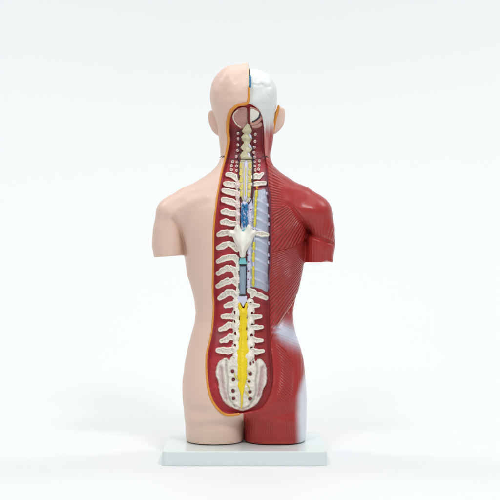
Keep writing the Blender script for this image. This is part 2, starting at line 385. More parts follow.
cen = BV[BF].mean(1)
cpx, cpv = 250 + cen[:, 0] * K30, 250 - cen[:, 2] * K30
wd = bil(WD, cen[:, 0], cen[:, 2]); hb = bil(HB, cen[:, 0], cen[:, 2])
inwin = (wd < 0.2) & (-cen[:, 1] > bil(FLOOR, cen[:, 0], cen[:, 2]) - 3) & (-cen[:, 1] > -5)
split = np.interp(250 - cen[:, 2], [0, 150, 400, 500], [248.6, 248.6, 243.8, 243.8]) - 250
right = cen[:, 0] > split
vv = 250 - cen[:, 2]
polys = {
 'deltoid': [(287,150),(345,150),(345,243),(334,243),(323,239),(314,235),(308.5,229),(304,222),(298,214.5),(291,207),(286,203)],
 'trapezius': [(240,146),(287,146),(287,203),(284,206),(270,214),(240,214)],
 'triceps': [(305.2,224),(314,235),(323,239),(334,243),(345,243),(345,275),(304.6,275)],
 'infraspinatus': [(240,214),(270,214),(286,203),(298,214.5),(309,229),(306,240),(296,245),(285,248.5),(270,252),(240,254)],
 'latissimus_dorsi': [(240,252),(270,252),(285,248.5),(306,240),(320,240),(312,270),(298,293),(292,303),(285,313.5),(276.5,327),(270,345),(240,345)],
 'external_oblique': [(298,293),(340,250),(340,334),(300,334),(276.5,327),(285,313.5),(292,303)],
 'gluteus_medius': [(270,346),(276.5,327),(300,334),(340,330),(340,400),(293,392),(295,374),(291,359),(284,347),(277,343)],
 'gluteus_maximus': [(200,343),(277,343),(284,347),(291,359),(295,374),(293,392),(340,400),(340,417),(200,413)],
 'thigh_muscle': [(200,410),(340,410),(340,470),(200,470)],
}
cls = np.full(len(BF), -1); names = list(polys)
for i, nme in reversed(list(enumerate(names))):
    dd = polysdf(np.array(polys[nme], float), cpx, cpv); cls[dd < 0] = i
SK = 100; HD = 101; DP = 102
cls[cls < 0] = names.index('gluteus_maximus')
cls[vv < 148] = HD
cls[~right] = SK
cls[inwin] = DP
def tidy(cls):
    e = np.concatenate([np.sort(BF[:, [k, (k + 1) % 4]], 1) for k in range(4)]); fi = np.tile(np.arange(len(BF)), 4)
    key = e[:, 0].astype(np.int64) * len(BV) + e[:, 1]; o = np.argsort(key, kind='stable'); ks, fs = key[o], fi[o]
    m = ks[1:] == ks[:-1]; A, B = fs[:-1][m], fs[1:][m]
    for _ in range(3):
        lab = np.arange(len(BF)); same = cls[A] == cls[B]; a, b = A[same], B[same]
        while True:
            mn = np.minimum(lab[a], lab[b]); l2 = lab.copy(); np.minimum.at(l2, a, mn); np.minimum.at(l2, b, mn); l2 = l2[l2]
            if (l2 == lab).all(): break
            lab = l2
        size = np.bincount(lab, weights=(cen[:, 1] < -5) + 1e-3, minlength=len(BF)); best = {}
        for c in np.unique(cls):
            ls = np.unique(lab[cls == c]); best[c] = ls[np.argmax(size[ls])]
        stray = lab != np.array([best[c] for c in cls])
        if not stray.any(): break
        for _ in range(60):
            ok = ~stray; g = stray[A] & ok[B]; cls[A[g]] = cls[B[g]]; k = stray[B] & ok[A]; cls[B[k]] = cls[A[k]]
            stray[A[g]] = False; stray[B[k]] = False
            if not (g.any() or k.any()): break
    return cls
cls = tidy(cls)
def lerpc(a, b, t): t = np.asarray(t)[:, None]; return np.array(a)[None] * (1 - t) + np.array(b)[None] * t
# skin
v_, f_, u_ = submesh(BV, BF, cls == SK); mesh_obj('skin_half', v_, f_, M['skin'], root, nrm=BN[u_])
# skull half (bone white running into red neck muscle)
v_, f_, u_ = submesh(BV, BF, cls == HD)
px, pv = 250 + v_[:, 0] * K30, 250 - v_[:, 2] * K30
fade = sst(116, 137, pv + 1.6 * np.sin(px * 1.37) + 1.4 * np.sin(px * 2.9 + 1) + (px - 268) * 0.5)
col = lerpc((0.76, 0.795, 0.77), np.array(RED), fade)
neck_highlight = (np.exp(-((px - 266.8) / 2.2) ** 2) * sst(128, 138, pv) * (1 - sst(150, 160, pv)) * .55)[:, None]; col = col * (1 - neck_highlight) + np.array(srgb(232, 176, 170))[None] * neck_highlight  # pale pink highlight painted down the side of the neck
mesh_obj('skull_half', v_, f_, M['skull'], root, paint=col, nrm=BN[u_])
# deep muscle lining of the window
v_, f_, u_ = submesh(BV, BF, cls == DP)
px, pv = 250 + v_[:, 0] * K30, 250 - v_[:, 2] * K30
purple = sst(259, 266, px) * sst(163, 172, pv) * (1 - sst(285, 296, pv))
pt = lerpc(DEEP, srgb(150, 92, 112), purple * 0.8)
glare = np.exp(-((px - 218) / 6) ** 2 - ((pv - 336) / 9) ** 2); pt = pt * (1 - glare[:, None] * .55) + np.array(srgb(150, 110, 116))[None] * glare[:, None] * .55  # greyish glare painted into the left lumbar lining
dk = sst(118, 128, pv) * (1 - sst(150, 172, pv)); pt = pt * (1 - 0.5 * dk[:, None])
lum = sst(296, 306, pv) * sst(250, 258, px); pt = pt * (1 - lum[:, None]) + np.array(srgb(160, 46, 48))[None] * lum[:, None]
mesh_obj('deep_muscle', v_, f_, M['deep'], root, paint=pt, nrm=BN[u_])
# superficial muscles
FAN = {'trapezius': (335,210,24,0.95), 'infraspinatus': (326,185,22,1.0), 'latissimus_dorsi': (335,235,31,1.0), 'deltoid': (322,262,10,0.10), 'triceps': (318,120,46,0.28),
       'external_oblique': (330,250,18,0.35), 'gluteus_medius': (300,420,16,0.25), 'gluteus_maximus': (None,), 'thigh_muscle': (275,150,120,0.45)}
for i, nme in enumerate(names):
    if not (cls == i).any(): continue
    v_, f_, u_ = submesh(BV, BF, cls == i)
    px, pv = 250 + v_[:, 0] * K30, 250 - v_[:, 2] * K30
    fp = FAN[nme]
    col = np.tile(np.array(RED)[None], (len(v_), 1))
    if fp[0] is None:
        ph = ((px - 262) * 0.66 - (pv - 350) * 0.74) / 2.2; al = (px + pv) * .7
        amp = 0.85 * sst(1, 5, linedist(GRIM, px, pv)) * (1 - sst(388, 404, pv) * .7) * (1 - sst(288, 296, px)) * sst(274, 279, px + sst(385, 395, pv) * 6)
        amp = np.maximum(amp, 0.1)
    else:
        an = np.unwrap(np.arctan2(pv - fp[1], px - fp[0])) if False else np.arctan2(pv - fp[1], -(px - fp[0]) if fp[0] > 300 and nme not in ('triceps',) else (px - fp[0]))
        ph = an * fp[2]; al = np.hypot(px - fp[0], pv - fp[1]); amp = np.full(len(v_), fp[3])
    if nme == 'trapezius':
        neck_highlight = (np.exp(-((px - 266.8) / 2.2) ** 2) * (1 - sst(150, 160, pv)) * .55)[:, None]; col = col * (1 - neck_highlight) + np.array(srgb(232, 176, 170))[None] * neck_highlight  # painted neck highlight carried on into the trapezius
        amp = amp * (1 - sst(273, 286, px)) * sst(156, 163, pv) + 0.06
    if nme == 'deltoid': amp = .06 + .5 * sst(216, 232, pv)
    if nme in ('deltoid', 'trapezius'):
        e = np.exp(-((linedist(DELT_EDGE, px, pv) - 2.2) / 1.3) ** 2) * (nme == 'deltoid') * sst(292, 300, px); col = col * (1 - .25 * e[:, None]) + np.array(srgb(214, 120, 112))[None] * .25 * e[:, None]
    if nme == 'infraspinatus': amp = amp * sst(0, 5, linedist(DELT_EDGE, px, pv)) + 0.05
    if nme == 'triceps': amp = amp * sst(1, 6, linedist(DELT_EDGE, px, pv))
    if nme == 'deltoid': amp = amp * sst(1, 4, linedist(DELT_EDGE, px, pv))
    if nme == 'thigh_muscle': amp = amp * sst(414, 420, pv) * (1 - sst(432, 442, pv)) * np.clip(0.6 + 0.6 * np.sin(px * .31), .1, 1)
    if nme in ('external_oblique', 'gluteus_medius', 'latissimus_dorsi'):
        band = np.exp(-(linedist(curve([(272,327),(280,331),(290,335),(302,341)]), px, pv) / np.interp(px, [272, 285, 300], [6, 9, 8.5])) ** 2)
        band = np.clip(band * (1 + .12 * np.sin((pv - .45 * px) * 2.4)) , 0, 1) ** .9
        band *= sst(270, 282, px + 1.5 * np.sin(pv * 1.1))
        if nme == 'latissimus_dorsi': band *= sst(322, 330, pv)
        col = col * (1 - band[:, None]) + np.array(srgb(205, 214, 230))[None] * band[:, None]; amp = amp * (1 - band)
    if nme in ('gluteus_medius', 'gluteus_maximus', 'thigh_muscle'):
        fl = sst(0, 9, px - np.interp(pv, [360, 374, 384, 395, 415, 445], [312, 303, 298, 294.5, 293.5, 294.5]))
        col = col * (1 - fl[:, None]) + np.array(srgb(222, 228, 238))[None] * fl[:, None]; amp = amp * (1 - fl)
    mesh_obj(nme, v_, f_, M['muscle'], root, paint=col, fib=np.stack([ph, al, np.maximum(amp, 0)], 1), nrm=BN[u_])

# ------------------------------------------------------------------ generic builders
def sdf_mesh(fun, lo, hi, hs, warp=True):
    lo = np.array(lo, float) - 2.5 * hs; hi = np.array(hi, float) + 2.5 * hs
    ax = [np.arange(lo[i], hi[i] + hs, hs) for i in range(3)]
    A, B, Cc = np.meshgrid(*ax, indexing='ij')
    F = fun(A, -B, Cc)
    F[0] = F[-1] = 3; F[:, 0] = F[:, -1] = 3; F[:, :, 0] = F[:, :, -1] = 3
    V, Q = surface_nets(F, lo, hs)
    V = relax(V, Q, 1, 0.4)
    if warp: V[:, 1] -= bil(FLs, V[:, 0], V[:, 2])
    return V, Q
SEED = [0]
def chain(name, chains, mat, parent=None, hs=0.5, k=1.4, noise=0.25, nsc=3.0, cuts=(), squash=1.0, paint=None):
    """capsule chains on the recess floor; points (px, py, height, radius)"""
    SEED[0] += 1; sd = SEED[0]
    segs = []; pts = []
    for ch in chains:
        q = []
        for (a, b, hg, r) in ch:
            x, z = flat(a, b, hg); q.append((x, hg, z, r)); pts.append((x, hg, z, r))
        segs += list(zip(q[:-1], q[1:])) if len(q) > 1 else [(q[0], (q[0][0] + .01, *q[0][1:]))]
    P = np.array(pts); rm = P[:, 3].max() + noise + .3
    cut = [(*flat(a, b, 2), rx, rz) for a, b, rx, rz in cuts]
    def fun(A, Wg, Cc):
        f = None
        for p, q in segs:
            a = np.array(p[:3]); e = np.array(q[:3]) - a
            t = np.clip(((A - a[0]) * e[0] + (Wg - a[1]) * e[1] + (Cc - a[2]) * e[2]) / (e @ e + 1e-9), 0, 1)
            d = np.sqrt((A - a[0] - e[0] * t) ** 2 + ((Wg - a[1] - e[1] * t) / squash) ** 2 + (Cc - a[2] - e[2] * t) ** 2) - (p[3] + (q[3] - p[3]) * t)
            f = d if f is None else smin(f, d, k)
        for cx, cz, rx, rz in cut:
            g = (np.sqrt(((A - cx) / rx) ** 2 + ((Cc - cz) / rz) ** 2) - 1) * min(rx, rz)
            f = np.maximum(f, -g)
        return f + noise * bumpy(A, Wg, Cc, nsc, sd)
    lo = (P[:, 0].min() - rm, -(P[:, 1].max() + rm * squash), P[:, 2].min() - rm); hi = (P[:, 0].max() + rm, -(P[:, 1].min() - rm * squash), P[:, 2].max() + rm)
    V, Q = sdf_mesh(fun, lo, hi, hs)
    return mesh_obj(name, V, Q, mat, parent or root, paint=paint(V) if paint else None)
def plate(name, poly, h0, h1, mat, parent=None, hs=0.5, rnd=0.6, smooth=True, prof=None, noise=0.0, nsc=3.0, cuts=(), paint=None, closed=True, warp=True, n=5):
    """a drawn outline with thickness from h0 to h1 above the recess floor; prof(px,pv,inside) adds height"""
    SEED[0] += 1; sd = SEED[0]
    pl = curve(poly, n, True) if smooth else np.array(poly, float)
    pl = np.array([flat(a, b, h1) if warp else (px2x(a, h1), py2z(b, h1)) for a, b in pl])
    cut = [(*flat(a, b, h1), rx, rz) for a, b, rx, rz in cuts]
    top = [h1]
    def fun(A, Wg, Cc):
        d2 = polysdf(pl, A[:, 0, :], Cc[:, 0, :])
        for cx, cz, rx, rz in cut:
            g = (np.sqrt(((A[:, 0, :] - cx) / rx) ** 2 + ((Cc[:, 0, :] - cz) / rz) ** 2) - 1) * min(rx, rz)
            d2 = np.maximum(d2, -g)
        hi_ = h1 + (prof(250 + A[:, 0, :] * K30, 250 - Cc[:, 0, :] * K30, -d2) if prof else 0)
        mid, half = (hi_ + h0) / 2, (hi_ - h0) / 2
        dx = d2[:, None, :] + rnd; dw = np.abs(Wg - (mid[:, None, :] if prof else mid)) - (half[:, None, :] if prof else half) + rnd
        f = np.minimum(np.maximum(dx, dw), 0) + np.sqrt(np.maximum(dx, 0) ** 2 + np.maximum(dw, 0) ** 2) - rnd
        return f + (noise * bumpy(A, Wg, Cc, nsc, sd) if noise else 0)
    ex = 5 if prof else 0.6
    V, Q = sdf_mesh(fun, (pl[:, 0].min() - .8, -(h1 + ex), pl[:, 1].min() - .8), (pl[:, 0].max() + .8, -(h0 - .6), pl[:, 1].max() + .8), hs, warp)
    return mesh_obj(name, V, Q, mat, parent or root, paint=paint(V) if paint else None)
def tube(name, P, r, mat, parent=None, nseg=10, flatten=1.0):
    """swept tube through 3-D unit points (x,y,z), rounded ends; r scalar or per-point"""
    P = np.array(P, float); n = len(P); r = np.broadcast_to(np.asarray(r, float), (n,)).copy()
    r[0] *= .45; r[-1] *= .45
    Tn = np.gradient(P, axis=0); Tn /= np.linalg.norm(Tn, axis=1)[:, None] + 1e-9
    up = np.array([0, -1.0, 0]); A = np.cross(Tn, up); A /= np.linalg.norm(A, axis=1)[:, None] + 1e-9; B = np.cross(A, Tn)
    th = np.linspace(0, 2 * np.pi, nseg, endpoint=False)
    V = (P[:, None] + r[:, None, None] * (np.cos(th)[None, :, None] * A[:, None] + flatten * np.sin(th)[None, :, None] * B[:, None])).reshape(-1, 3)
    F = []
    for i in range(n - 1):
        for j in range(nseg):
            k = (j + 1) % nseg; F.append((i * nseg + j, (i + 1) * nseg + j, (i + 1) * nseg + k, i * nseg + k))
    V = np.concatenate([V, P[:1], P[-1:]])
    for j in range(nseg):
        k = (j + 1) % nseg
        F.append((j, k, len(V) - 2, len(V) - 2)); F.append(((n - 1) * nseg + k, (n - 1) * nseg + j, len(V) - 1, len(V) - 1))
    me = bpy.data.meshes.new(name)
    co = [((p[0] - XR) * S, p[1] * S, (p[2] - ZF) * S) for p in V]
    me.from_pydata(co, [], [tuple(dict.fromkeys(int(q) for q in f)) for f in F]); me.update()
    me.polygons.foreach_set('use_smooth', np.full(len(me.polygons), True)); me.materials.append(mat)
    o = bpy.data.objects.new(name, me); C.objects.link(o); o.parent = parent or root
    return o
def fpt(a, b, hg):
    x, z = flat(a, b, hg); return (x, -(float(bil(FLs, x, z)) + hg), z)

# ------------------------------------------------------------------ fat rim round the open window and up the midline
rim = [(249,88.5),(249,93),(248.8,98),(246.6,104),(238,105.5),(231,111),(228,119),(227.4,130),(228.2,139),(225,156),(221.8,170),(218.3,190),(215.6,211),(213.8,230),(213.4,254),
  (213,275),(212.6,292),(213.4,308),(212,328),(209.5,342),(206.5,357),(207.2,378),(211,396),(218,407.5),(227,413.6),(240,412.8)]
rc = curve(rim, 8)
def smoothed(a, k=9):
    return np.convolve(np.pad(a, k // 2, mode='edge'), np.ones(k) / k, 'valid')
pp = np.array([(px2x(a, 34), py2z(b, 34)) for a, b in rc])
hl = np.array([max(bil(HB, x - o, z) for o in (0, 1.5, 3)) for x, z in pp])
hl = smoothed(hl, 7)
rr = np.interp(rc[:, 1], [66, 95, 104, 118, 140, 165, 300, 345, 400, 413], [.9, 1.0, 1.5, 1.9, 1.5, .9, .8, .8, 1.2, 1.2])
tube('fat_layer', [(x, -(w - 0.5), z) for (x, z), w in zip(pp, hl)], rr, M['fat'], nseg=12)

# midline sinus at the crown
tube('skin_edge', [(SPLIT - .4, -(float(bil(HB, SPLIT - 2, py2z(v, 36))) - .9), py2z(v, 36)) for v in np.linspace(67, 88.5, 18)], .75, M['fatpale'])
tube('venous_sinus', [(SPLIT + 1.1, -(float(bil(HB, SPLIT - 3, py2z(v, 36))) - 1.8), py2z(v, 36)) for v in np.linspace(75, 88.5, 10)], 1.55, M['blue'])
tube('seam_line', [(SPLIT + 0.9, -(float(bil(HB, SPLIT - 3, py2z(v, 36))) - 0.4), py2z(v, 36)) for v in np.linspace(68, 76, 6)], .5, M['dark'])

# ears
plate('ear', [(212,110.5),(209,111.5),(207.8,116),(209,123),(212,130),(217,134.6),(220,133.5),(219,118)], -14, -3, M['skin'], warp=False, rnd=2.4, hs=.6)
er = plate('ear', [(278,106),(281,106.8),(284.5,109),(285.2,116),(283.2,125),(277.5,131.6),(273,132.8),(272,122)], -14, -3, M['skin'], warp=False, rnd=2.0, hs=.6)
er['label'] = 'right ear cut off along an orange fat edge'
plate('cut_edge', [(277.6,105.8),(279.4,106.4),(278.5,113),(276,122),(274,132),(271.8,133),(274.5,118)], -6, -1.6, M['fat'], parent=er, warp=False, rnd=.6, hs=.4)

# ------------------------------------------------------------------ back of the skull opening
ol = plate('occipital_tissue', [(246.6,108),(238,108.5),(233,113.5),(232.3,118),(236,124.5),(241,128.5),(245,127),(247.6,122.5)], -1, 3.2, M['pink'], prof=lambda a, b, i: 1.6 * sst(0, 6, i), noise=.25, rnd=.9)
tube('tissue_edge', [fpt(a, b, 3.8) for a, b in curve([(238,109.5),(234,113.5),(233.2,118),(236.5,124),(241,127.5)], 5)], .6, M['white'], parent=ol)
orr = plate('occipital_tissue', [(249.4,107.6),(257,108.6),(262.6,113.5),(263,117),(259.5,122.5),(253,126.2),(250,123)], -1, 2.6, M['pale'], prof=lambda a, b, i: 1.2 * sst(0, 6, i), noise=.2, rnd=.9)
plate('bone_window', [(250.2,109.5),(256,110.2),(259.6,113.5),(258,117.5),(253.5,121),(250.4,121)], 2, 4.6, M['white'], parent=orr, rnd=.7, hs=.4)
tube('groove', [fpt(a, b, 4.5) for a, b in curve([(259.8,113.5),(259.4,117),(256,120.2),(252,122)], 5)], .8, M['dark'], parent=orr)
tube('septum', [fpt(249, b, 4.6) for b in np.linspace(108, 122.3, 8)], 1.0, M['maroon'])
plate('tissue_lobe', [(252,125.8),(257,124.2),(261,121.8),(262.6,124),(260.5,127),(255.5,128.4),(252.5,127.8)], -1, 3.4, M['pink'], parent=orr, rnd=.8, hs=.4)

# ------------------------------------------------------------------ neck
def tree_poly():
    Lp = [(247.6,122.6),(244.5,126.5),(241.6,131),(244.2,133.5),(240.8,137),(244,142.5),(240.2,147.6),(243.4,151),(239.6,155),(241.2,159.4)]
    Rp = [(252,159.4),(252,158),(249.6,153),(252.6,149),(249.6,143),(252.6,138),(249.8,135),(252,131),(250.4,126.5)]
    return Lp + Rp
sp = plate('cervical_spine', tree_poly(), -1, 5.0, M['cream'], prof=lambda a, b, i: 1.6 * sst(0, 4, i) + .5 * np.sin(b * .98), noise=.25, nsc=3, rnd=.8, smooth=False, hs=.45)
for (a, b) in [(250.2,136),(249.8,146),(249,155)]:
    plate('facet', [(a - 1.6, b - 2.4), (a + 1.2, b - 1), (a + 1.6, b + 2), (a - .6, b + 1.6)], 4.5, 6.6, M['lav'], parent=sp, rnd=.5, hs=.35)
cc = plate('cord_bed', [(240.6,160),(251.6,160),(251.8,175),(251.4,190),(250,199),(246,203),(242,199.5),(240,190),(239.8,175)], -1, 3.2, M['cream'], rnd=.8, noise=.2)
tube('spinal_cord', [fpt(246 - (b - 159.5) * .02, b, 4.0) for b in np.linspace(160.4, 201, 16)], 1.9, M['lav'], flatten=.8)
tube('spinal_cord_stripe', [fpt(246 - (b - 159.5) * .02, b, 5.3) for b in np.linspace(166, 197, 14)], .7, M['chain'])
for v in (166.5, 173.6, 180.4, 187.6, 195):
    for s, cx in ((-1, 242.0), (1, 248.9)):
        cx2 = cx + (0.7 * s if v < 185 else 0) - (v - 180) * .015
        j = random.uniform(-.5, .5); cx2 += random.uniform(-.3, .3)
        plate('yellow_ligament', [(cx2 - 1.2 + random.uniform(-.4, .3), v - 2.6 + j), (cx2 + 1.2, v - 3 + j), (cx2 + 1.3 + .4 * s, v + 1.4), (cx2 + .2, v + 2.4 + j), (cx2 - 1.7 + .4 * s, v + 1.2)], 2.2, 4.0, M['lig'], rnd=.7, hs=.4, noise=.32, nsc=2.6)
zig = lambda xs0, side: [(xs0[i % len(xs0)], v) for i, v in enumerate(side)]
def outline(pts, r=.42, hg=3.8): tube('seam_line', [fpt(a, b, hg) for a, b in curve(pts, 4)], r, M['dark'])
outline([(241,130.5),(239.6,132.5),(242.4,135.4),(239.4,139.2),(241.6,144),(238.8,148.8),(241.2,152.6),(238.4,157),(239,165),(238.4,176),(238.2,188),(239.4,197),(242.5,202.5)])
outline([(249,133),(252.8,137.4),(253,140)]); outline([(249.4,143.6),(252.8,147.4),(253,151)]); outline([(249.2,153.4),(252.8,156.6),(253,162),(253,175),(253,190),(251.6,199),(248,204)], .6)
outline([(222,157.8),(224.4,156),(227,158.6),(231,158.8),(236,159.4),(241,159.8),(246,159.6),(251,159.4),(256,158.6),(260.5,158.4),(264,156),(267,157.4)], .3, 5.2)
def seam_skin(pts, r=.3):
    tube('seam_line', [onback(a, b, 0.1) for a, b in curve(pts, 4)], r, M['dark'])
seam_skin([(219.5,157.6),(221.5,156.6),(223.2,156),(224.6,157.4)]); seam_skin([(264.2,157.6),(266,156.2),(268.4,157.8)])
for a, b in [(238,133.4),(238,138.8),(237.6,144.8),(237.4,150.8),(236.4,156.6),(255,134.4),(254.8,141),(254.2,147),(254.2,152.6),(254.8,157.6),
             (232.6,161.4),(237.2,161.8),(231.8,165.6),(236.8,166),(231.4,170),(236.6,170.6),(254.8,162),(259.6,161),(254.6,166),(259.4,165.2),(255,170.4),(258.6,169.6)]:
    th = np.linspace(0, 2 * np.pi, 15); a += random.uniform(-.3, .3); b += random.uniform(-.35, .35); ra, rb, rp = random.uniform(.75, 1.1), random.uniform(.85, 1.25), random.random() * 6
    ring = [fpt(a + ra * math.cos(q + rp), b + rb * math.sin(q + rp), 2.4 + .3 * math.sin(q)) for q in th]
    nr = tube('nerve_root', ring, random.uniform(.5, .66), M['speck'], nseg=8)
    x, z = flat(a, b, 2.4)
    tube('nerve_core', [fpt(a, b + d_, 2.3) for d_ in (-.55, 0, .55)], [.9, 1.1, .9], M['pink'], parent=nr, nseg=8)

# ------------------------------------------------------------------ ribs and thoracic processes
def flatbone(name, pts, parent=None, hgt=3.4, hs=.4):
    """a cut bone: flat relief with a raised pale rim and a greyer pitted middle"""
    SEED[0] += 1; sd = SEED[0]
    P = np.array([(*flat(a, b, hgt), r * 1.08 + .22) for a, b, r in pts])
    def d2f(A, Cc):
        f = None
        for p, q in zip(P[:-1], P[1:]):
            e = q[:2] - p[:2]; t = np.clip(((A - p[0]) * e[0] + (Cc - p[1]) * e[1]) / (e @ e + 1e-9), 0, 1)
            d = np.sqrt((A - p[0] - e[0] * t) ** 2 + (Cc - p[1] - e[1] * t) ** 2) - (p[2] + (q[2] - p[2]) * t)
            f = d if f is None else smin(f, d, 1.6)
        return f + .2 * bumpy(A, 0, Cc, 6, sd) + .05 * bumpy(A, 0, Cc, 1.8, sd + 50)
    rnd = .7
    def fun(A, Wg, Cc):
        d = d2f(A[:, 0, :], Cc[:, 0, :]); i = -d
        hi_ = hgt + .55 * np.exp(-((i - .75) / .55) ** 2) - .35 * sst(1.2, 2.0, i) + .14 * bumpy(A[:, 0, :], 0, Cc[:, 0, :], 2.2, sd + 9) * sst(.8, 1.6, i)
        mid, half = (hi_ - 1) / 2, (hi_ + 1) / 2
        dx = d[:, None, :] + rnd; dw = np.abs(Wg - mid[:, None, :]) - half[:, None, :] + rnd
        return np.minimum(np.maximum(dx, dw), 0) + np.sqrt(np.maximum(dx, 0) ** 2 + np.maximum(dw, 0) ** 2) - rnd
    rm = P[:, 2].max() + .6
    V, Q = sdf_mesh(fun, (P[:, 0].min() - rm, -(hgt + 1), P[:, 1].min() - rm), (P[:, 0].max() + rm, 1, P[:, 1].max() + rm), hs)
    i = -d2f(V[:, 0], V[:, 2]); k = sst(.7, 1.7, i) * np.clip(.65 + .4 * bumpy(V[:, 0], 0, V[:, 2], 2.4, sd + 3), 0, 1)
    return mesh_obj(name, V, Q, M['bonerim'], parent or root, paint=lerpc(srgb(246, 241, 230), srgb(194, 190, 174), k))
def rib(pts, **k): flatbone('rib', pts, **k)
rib([(227.6,174.4,2.1),(231,174.8,2.1),(234.6,176.6,2.2),(236.6,180,1.4)])
rib([(225.6,183.8,2.4),(229,184.2,2.5),(233,184.6,2.3),(237.4,185.6,2.2)])
rib([(223.6,190.4,2.2),(228,191.4,2.5),(232.5,192.4,2.5),(237.6,193.6,2.4)])
rib([(223,199.8,2.3),(227,200.6,2.6),(232,202,2.6),(236.4,204.4,2.2)])
rib([(222.6,212,2.1),(226,211.6,2.5),(230,213,2.3),(234,213.4,2.3),(237,214,1.8)])
rib([(222,222.2,2.0),(226,221.8,2.5),(230,223.2,2.3),(235,223.6,2.2)])
rib([(218.4,234.6,2.1),(222,233.6,2.4),(227.2,232.6,2.5)])
rib([(218.2,247.8,2.2),(223,245.8,2.6),(227,244,2.3)]); rib([(229,243.4,2.2),(233,245.4,2.3),(236.8,250,2.0)])
rib([(217.8,261.4,2.0),(223,259,2.3),(229,257.4,2.4),(234.6,257.4,2.4),(237,262.4,1.8)])
rib([(218,273.6,2.0),(222.4,270.6,2.4),(227,268.4,2.6),(229.6,269.6,2.0)]); rib([(230.6,267.8,2.2),(234,270,2.4),(236.6,276.6,2.1)])
rib([(217.6,286.4,2.2),(222,283.6,2.4),(227.4,281,2.6),(229.6,282,2.0)]); rib([(230.4,281,2.0),(234,280.6,2.4),(237,284.4,2.0)])
rib([(219.4,298.2,2.2),(223.4,295.6,2.4),(228,292.6,2.6),(232.6,292.6,2.5),(236.4,297,2.0)])
# right side
rib([(253.4,177,2.0),(256.5,176,2.3),(259,177,1.6),(262.6,173.6,1.6)]); rib([(253.4,184.2,1.8),(257,183.6,2.0),(265,183.2,1.9)])
rib([(257.6,233.6,2.0),(262,234,2.2),(267.6,234.8,1.6)], hgt=4.8)
rib([(249.4,290.6,2.4),(253.4,292.4,2.6),(252,296,1.8)]); rib([(256.4,294.2,2.2),(261,295.6,2.2),(266.6,298,1.9)])
# thoracic vertebral column, seen as knobbly strips either side of the canal
chain('thoracic_spine', [[(237.8, v, 2.2 + .9 * math.sin(v * .62), 1.9 + .5 * math.sin(v * .62)) for v in range(179, 232, 3)]], M['speck'], noise=.35, nsc=2.6, hs=.45)
chain('thoracic_spine', [[(237.9, v, 2.2, 1.6 + .4 * math.sin(v * .5)) for v in range(258, 300, 3)]], M['bone'], noise=.35, nsc=2.6, hs=.45)
ts = chain('thoracic_spine', [[(250.2 - (v - 206) * .02, v, 1.8, 2.0 + .35 * math.sin(v * .55)) for v in range(200, 290, 3)]], M['lav'], noise=.3, nsc=3, hs=.45)
for a, b in [(250.8,210),(250.2,221.6),(248.8,262),(248.4,271),(248.2,279),(247.6,255)]:
    tube('foramen', [fpt(a, b + d_, 3.6) for d_ in (-1.2, 0, 1.2)], [.7, .95, .7], M['maroon'], parent=ts, nseg=8)

# ------------------------------------------------------------------ pleura, ribs showing through, sympathetic chain
def pl_paint(V):
    px, pv = 250 + V[:, 0] * K30, 250 - V[:, 2] * K30
    d = np.full(len(V), 9.0)
    for v0 in RL: d = np.minimum(d, np.abs(pv - (v0 + (px - 252) * .28 + .012 * (px - 252) ** 2)))
    c = lerpc(srgb(178, 191, 207), srgb(208, 215, 228), np.exp(-(d / 1.1) ** 2) * .8)
    e = np.exp(-((px - 266.5) / 2.6) ** 2)
    return c * (1 - .35 * e[:, None]) + np.array(srgb(176, 160, 186))[None] * .35 * e[:, None]
RL = [198, 207.5, 217, 228, 238, 248, 258, 268, 278]
plv = plate('pleura', [(254.2,191.4),(259,190),(265.6,189.6),(267.6,200),(268.6,220),(268.8,245),(268.2,270),(268.4,291),(262,289.6),(255,287.4),(247.4,285.6),(248,270),(249.6,240),(251.6,215),(252.6,203)], -1, 2.0, M['pleura'],
   prof=lambda a, b, i: sum(1.0 * np.exp(-((b - (v0 + (a - 252) * .28 + .012 * (a - 252) ** 2)) / 1.5) ** 2) for v0 in RL) + .8 * sst(0, 7, i), noise=.12, nsc=6, rnd=.8, paint=pl_paint, n=4)
for a, b, l in [(256.4,194.4,3.6),(255.8,203,4.6),(255.4,213,4.6),(254.9,222,4.2),(254,246.4,3.8),(253.6,257,4.4),(253.4,271,5.0),(253.4,281.4,4.4)]:
    chain('sympathetic_ganglion', [[(a + .2, b - l, 4.0, 1.0), (a, b - l * .4, 4.1, 1.05), (a - .1, b + l * .4, 4.1, 1.1), (a - .2, b + l, 4.0, .9)]], M['chain'], squash=.7, hs=.4, noise=.25, nsc=2.4)
tube('sympathetic_trunk', [fpt(a, b, 4.0) for a, b in [(256.8,190),(256,200),(255.5,212),(255,224),(254.4,238),(253.7,252),(253.4,268),(253.3,286)]], .55, M['lav'])
chain('sympathetic_ganglion', [[(256.8,187.2,3.4,1.2),(257,188.4,3.4,1.1)]], M['fat'], hs=.4, noise=.1)
# beaded edge of cut ribs along the muscle wall
for a, b in [(266.8,193.5),(267.8,205),(268.6,216),(268.8,224),(268.8,243),(268.6,255),(268.4,262)]:
    chain('rib_stump', [[(a, b - .9, 4.6, .8), (a + .2, b + .9, 4.6, .9)]], M['lav'], hs=.35, noise=.15)

# ------------------------------------------------------------------ cord from veins to cauda equina
dp = chain('dura', [[(244.4,204,1.6,3.4),(244.6,215,1.8,3.5),(244.4,229,2.0,3.4)]], M['lav'], noise=.15)
for k in range(4):
    path = []
    for v in np.linspace(203.5, 227, 26):
        ph = (v - 203) * (.30 + .05 * k) + k * 1.7 + .5 * math.sin(v * .9 + k)
        path.append(fpt(244.5 + (2.9 - .35 * k) * math.sin(ph), v, 4.9 + .7 * math.cos(ph)))
    tube('venous_plexus', path, .95 + .15 * (k % 2), M['blue'], nseg=8)
tube('spinal_cord', [fpt(244.2, v, 3.6) for v in np.linspace(226, 236, 8)], 1.9, M['teal'])
